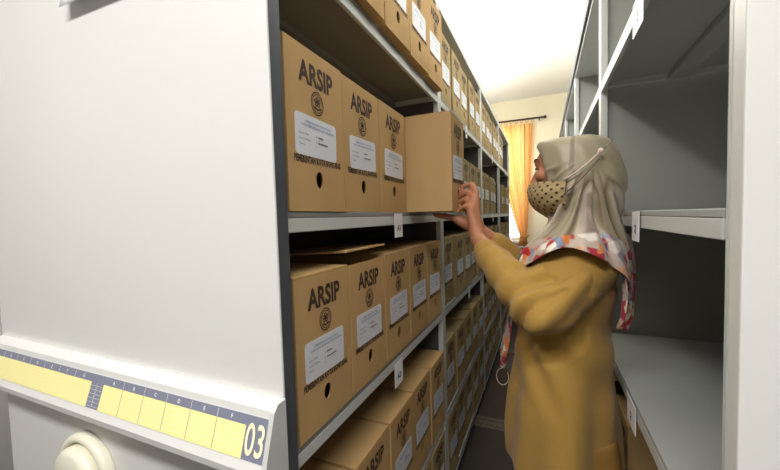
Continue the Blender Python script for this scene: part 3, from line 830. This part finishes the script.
for j in range(NT):
    for k in range(NP):
        q = [G[j][k], G[j][(k+1) % NP], G[j+1][(k+1) % NP], G[j+1][k]]
        z = sum(x[2] for x in q)/4; ph = q[0][1]+pi/NP
        dph = abs(ph-pi)
        zt = (z-1.435)/.112 if z > 1.435 else (z-1.435)/.075
        if (dph/radians(47))**2+zt*zt < 1: continue
        fc = bm.faces.new([x[0] for x in q]); fc.smooth = True
for v in [v for v in bm.verts if not v.link_faces]: bm.verts.remove(v)
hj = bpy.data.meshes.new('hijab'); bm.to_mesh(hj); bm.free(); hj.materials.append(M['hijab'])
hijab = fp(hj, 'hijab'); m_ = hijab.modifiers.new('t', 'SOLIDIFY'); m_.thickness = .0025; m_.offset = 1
# hanging ends of the scarf (front end under the arms, back end behind the shoulder)
def sheet(name, keys, n, m, amp, parent, bt=0.):
    """keys: list of (left point, right point) down the length"""
    bm = bmesh.new(); lb = bm.verts.layers.float.new('border'); ls = bm.verts.layers.float.new('band'); G = []
    for j in range(m+1):
        s = j/m*(len(keys)-1); i = min(int(s), len(keys)-2); t = s-i; t = t*t*(3-2*t)*.3+t*.7
        a = Vector(keys[i][0]).lerp(Vector(keys[i+1][0]), t); b_ = Vector(keys[i][1]).lerp(Vector(keys[i+1][1]), t)
        d = (b_-a); nn = d.cross(Vector((0, 0, 1))).normalized(); row = []
        for k in range(n+1):
            u_ = k/n; v = bm.verts.new(a+d*u_+nn*amp*sin(u_*2*pi*3.2+j/m*2)+Vector((0, 0, -.008*sin(u_*9)*(j/m))))
            v[lb] = 1 if j/m > bt or u_ < .12 else 0.; v[ls] = .5+.5*u_; row.append(v)
        G.append(row)
    for j in range(m):
        for k in range(n): f = bm.faces.new((G[j][k], G[j][k+1], G[j+1][k+1], G[j+1][k])); f.smooth = True
    me = bpy.data.meshes.new(name); bm.to_mesh(me); bm.free(); me.materials.append(M['hijab'])
    o = fp(me, name, parent); q = o.modifiers.new('t', 'SOLIDIFY'); q.thickness = .0025
    return o
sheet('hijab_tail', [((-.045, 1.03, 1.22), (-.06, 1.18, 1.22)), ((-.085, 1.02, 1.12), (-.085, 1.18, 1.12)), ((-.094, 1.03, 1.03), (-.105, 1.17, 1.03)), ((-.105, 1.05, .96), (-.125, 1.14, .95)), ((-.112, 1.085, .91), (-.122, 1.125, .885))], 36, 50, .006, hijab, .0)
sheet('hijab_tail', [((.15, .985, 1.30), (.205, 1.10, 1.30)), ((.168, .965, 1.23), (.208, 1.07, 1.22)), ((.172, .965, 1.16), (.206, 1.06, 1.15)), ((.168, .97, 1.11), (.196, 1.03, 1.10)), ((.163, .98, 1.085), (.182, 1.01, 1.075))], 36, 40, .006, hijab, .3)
# tie cord loops at the end of the front tail
mb = MB(); mb.tube([(-.115+.018*cos(a)-.004, 1.10, .862+.026*sin(a)) for a in [pi/2+i*1.7*pi/14 for i in range(15)]], .0010, 'cord', 6)
bmesh.ops.translate(mb.bm, vec=-PL, verts=mb.bm.verts); mb.build('cord_loop', hijab)

# face mask
MK = [(.0, [(1.446, .100, .105)]), ]
bm = bmesh.new(); uvl = bm.loops.layers.uv.new('uv'); NU, NV = 60, 34; G = []
for j in range(NV+1):
    v = j/NV; row = []
    for i in range(NU+1):
        u_ = (i/NU)*2-1; th = u_*radians(84); e_ = abs(u_)
        zt = 1.447-.010*e_**1.5; zb = 1.342+.040*e_**1.8
        z = P3(zt, zb, v)
        rf_ = .108+.016*sin(pi*min(1, v*1.15)**.9)-.044*v**5    # front profile
        nose = .010*exp(-(u_/.13)**2)*exp(-((v-.12)/.2)**2)
        rs_ = .1010+.006*sin(pi*v)
        r = P3(rf_, rs_, min(1, e_**1.3))-.004*sin(pi*e_)+nose
        r += .0012*sin(v*16+e_*3)*e_
        p = hr((-r*cos(th), -r*sin(th)*1.0, z)); row.append((bm.verts.new(p), (u_*.115, z)))
    G.append(row)
for j in range(NV):
    for i in range(NU):
        q = [G[j][i], G[j+1][i], G[j+1][i+1], G[j][i+1]]; f = bm.faces.new([x[0] for x in q]); f.smooth = True
        for l, x in zip(f.loops, q): l[uvl].uv = (x[1][0], x[1][1])
me = bpy.data.meshes.new('face_mask'); bm.to_mesh(me); bm.free(); me.materials.append(M['mask'])
mask = fp(me, 'face_mask'); q = mask.modifiers.new('t', 'SOLIDIFY'); q.thickness = .002
def cord(name, pts, r, m):
    mb = MB(); mb.tube(pts, r, m, 8); bmesh.ops.translate(mb.bm, vec=-PL, verts=mb.bm.verts); return mb.build(name, mask)
clip = Vector((.128, .968, 1.500))
for sy in (-1, 1):
    def hp(a, r, z): return hr((r*cos(a), sy*abs(r*sin(a)), z))
    for z0, z1, m, dr in ((1.441, 1.505, 'cord', .001), (1.404, 1.494, 'cordd', .005)):
        pts = []
        for t in range(10):
            q = t/9; a = P3(radians(98), radians(54), q); z = P3(z0, z1, q)-.006*sin(pi*q)
            pts.append(hp(a, .1015+.004*q+dr, z))
        cord('ear_strap', pts, .0018, m)
    c0 = hp(radians(54), .107, 1.504)
    mb = MB(); mb.ell(c0, (.007, .005, .007), 'cord', sub=2); bmesh.ops.translate(mb.bm, vec=-PL, verts=mb.bm.verts); mb.build('strap_clip', mask)
    cord('strap_end', [c0, c0+Vector((.012, -.003*-sy, .010)), c0+Vector((.024, 0, .024))], .0012, 'pin')

# ------------------------------------------------------------------ light
def area(name, loc, size, size_y, power, col=(1, 1, 1), rot=(0, 0, 0)):
    l = bpy.data.lights.new(name, 'AREA'); l.shape = 'RECTANGLE'; l.size = size; l.size_y = size_y; l.energy = power; l.color = col
    o = bpy.data.objects.new(name, l); COL.objects.link(o); o.location = loc; o.rotation_euler = rot
    return o
area('ceiling_light_row', (-.95, 2.6, RZ-.30), .2, 4.4, 82, (1., .985, .95))
area('ceiling_light_row', (1.15, 2.6, RZ-.30), .2, 4.4, 30, (1., .985, .95))
area('ceiling_light_front', (-.2, -.75, RZ-.30), 2.2, .3, 60, (1., .985, .96))
for x, e_ in ((-.95, 46), (1.15, 46)):
    area('added_ceiling_uplight', (x, 2.6, RZ-.28), .2, 4.4, e_, (1., .985, .95), (pi, 0, 0))  # added unseen lamps aimed upwards to brighten the ceiling
wd = bpy.data.worlds.new('sky'); scn.world = wd; wd.use_nodes = True
bg = wd.node_tree.nodes['Background']; bg.inputs['Color'].default_value = (.95, .97, 1, 1); bg.inputs['Strength'].default_value = 6.5

# ------------------------------------------------------------------ camera
cd = bpy.data.cameras.new('camera'); cam = bpy.data.objects.new('camera', cd); COL.objects.link(cam)
cd.sensor_width = 36; cd.lens = 350/780*36; cd.clip_start = .02
yw, pt, ro = radians(23.7322), radians(2.8188), radians(-1.655)
Fv = Vector((-sin(yw)*cos(pt), cos(yw)*cos(pt), -sin(pt))); Rv = Vector((cos(yw), sin(yw), 0)); Uv = Rv.cross(Fv)
R2 = Rv*cos(ro)+Uv*sin(ro); U2 = -Rv*sin(ro)+Uv*cos(ro)
cam.matrix_world = Matrix.Translation((0, 0, CAMZ)) @ Matrix((R2, U2, -Fv)).transposed().to_4x4()
scn.camera = cam
scn.view_settings.view_transform = 'Standard'; scn.view_settings.look = 'None'
scn.view_settings.gamma = 1; scn.view_settings.use_curve_mapping = False
scn.view_settings.exposure = 0.38
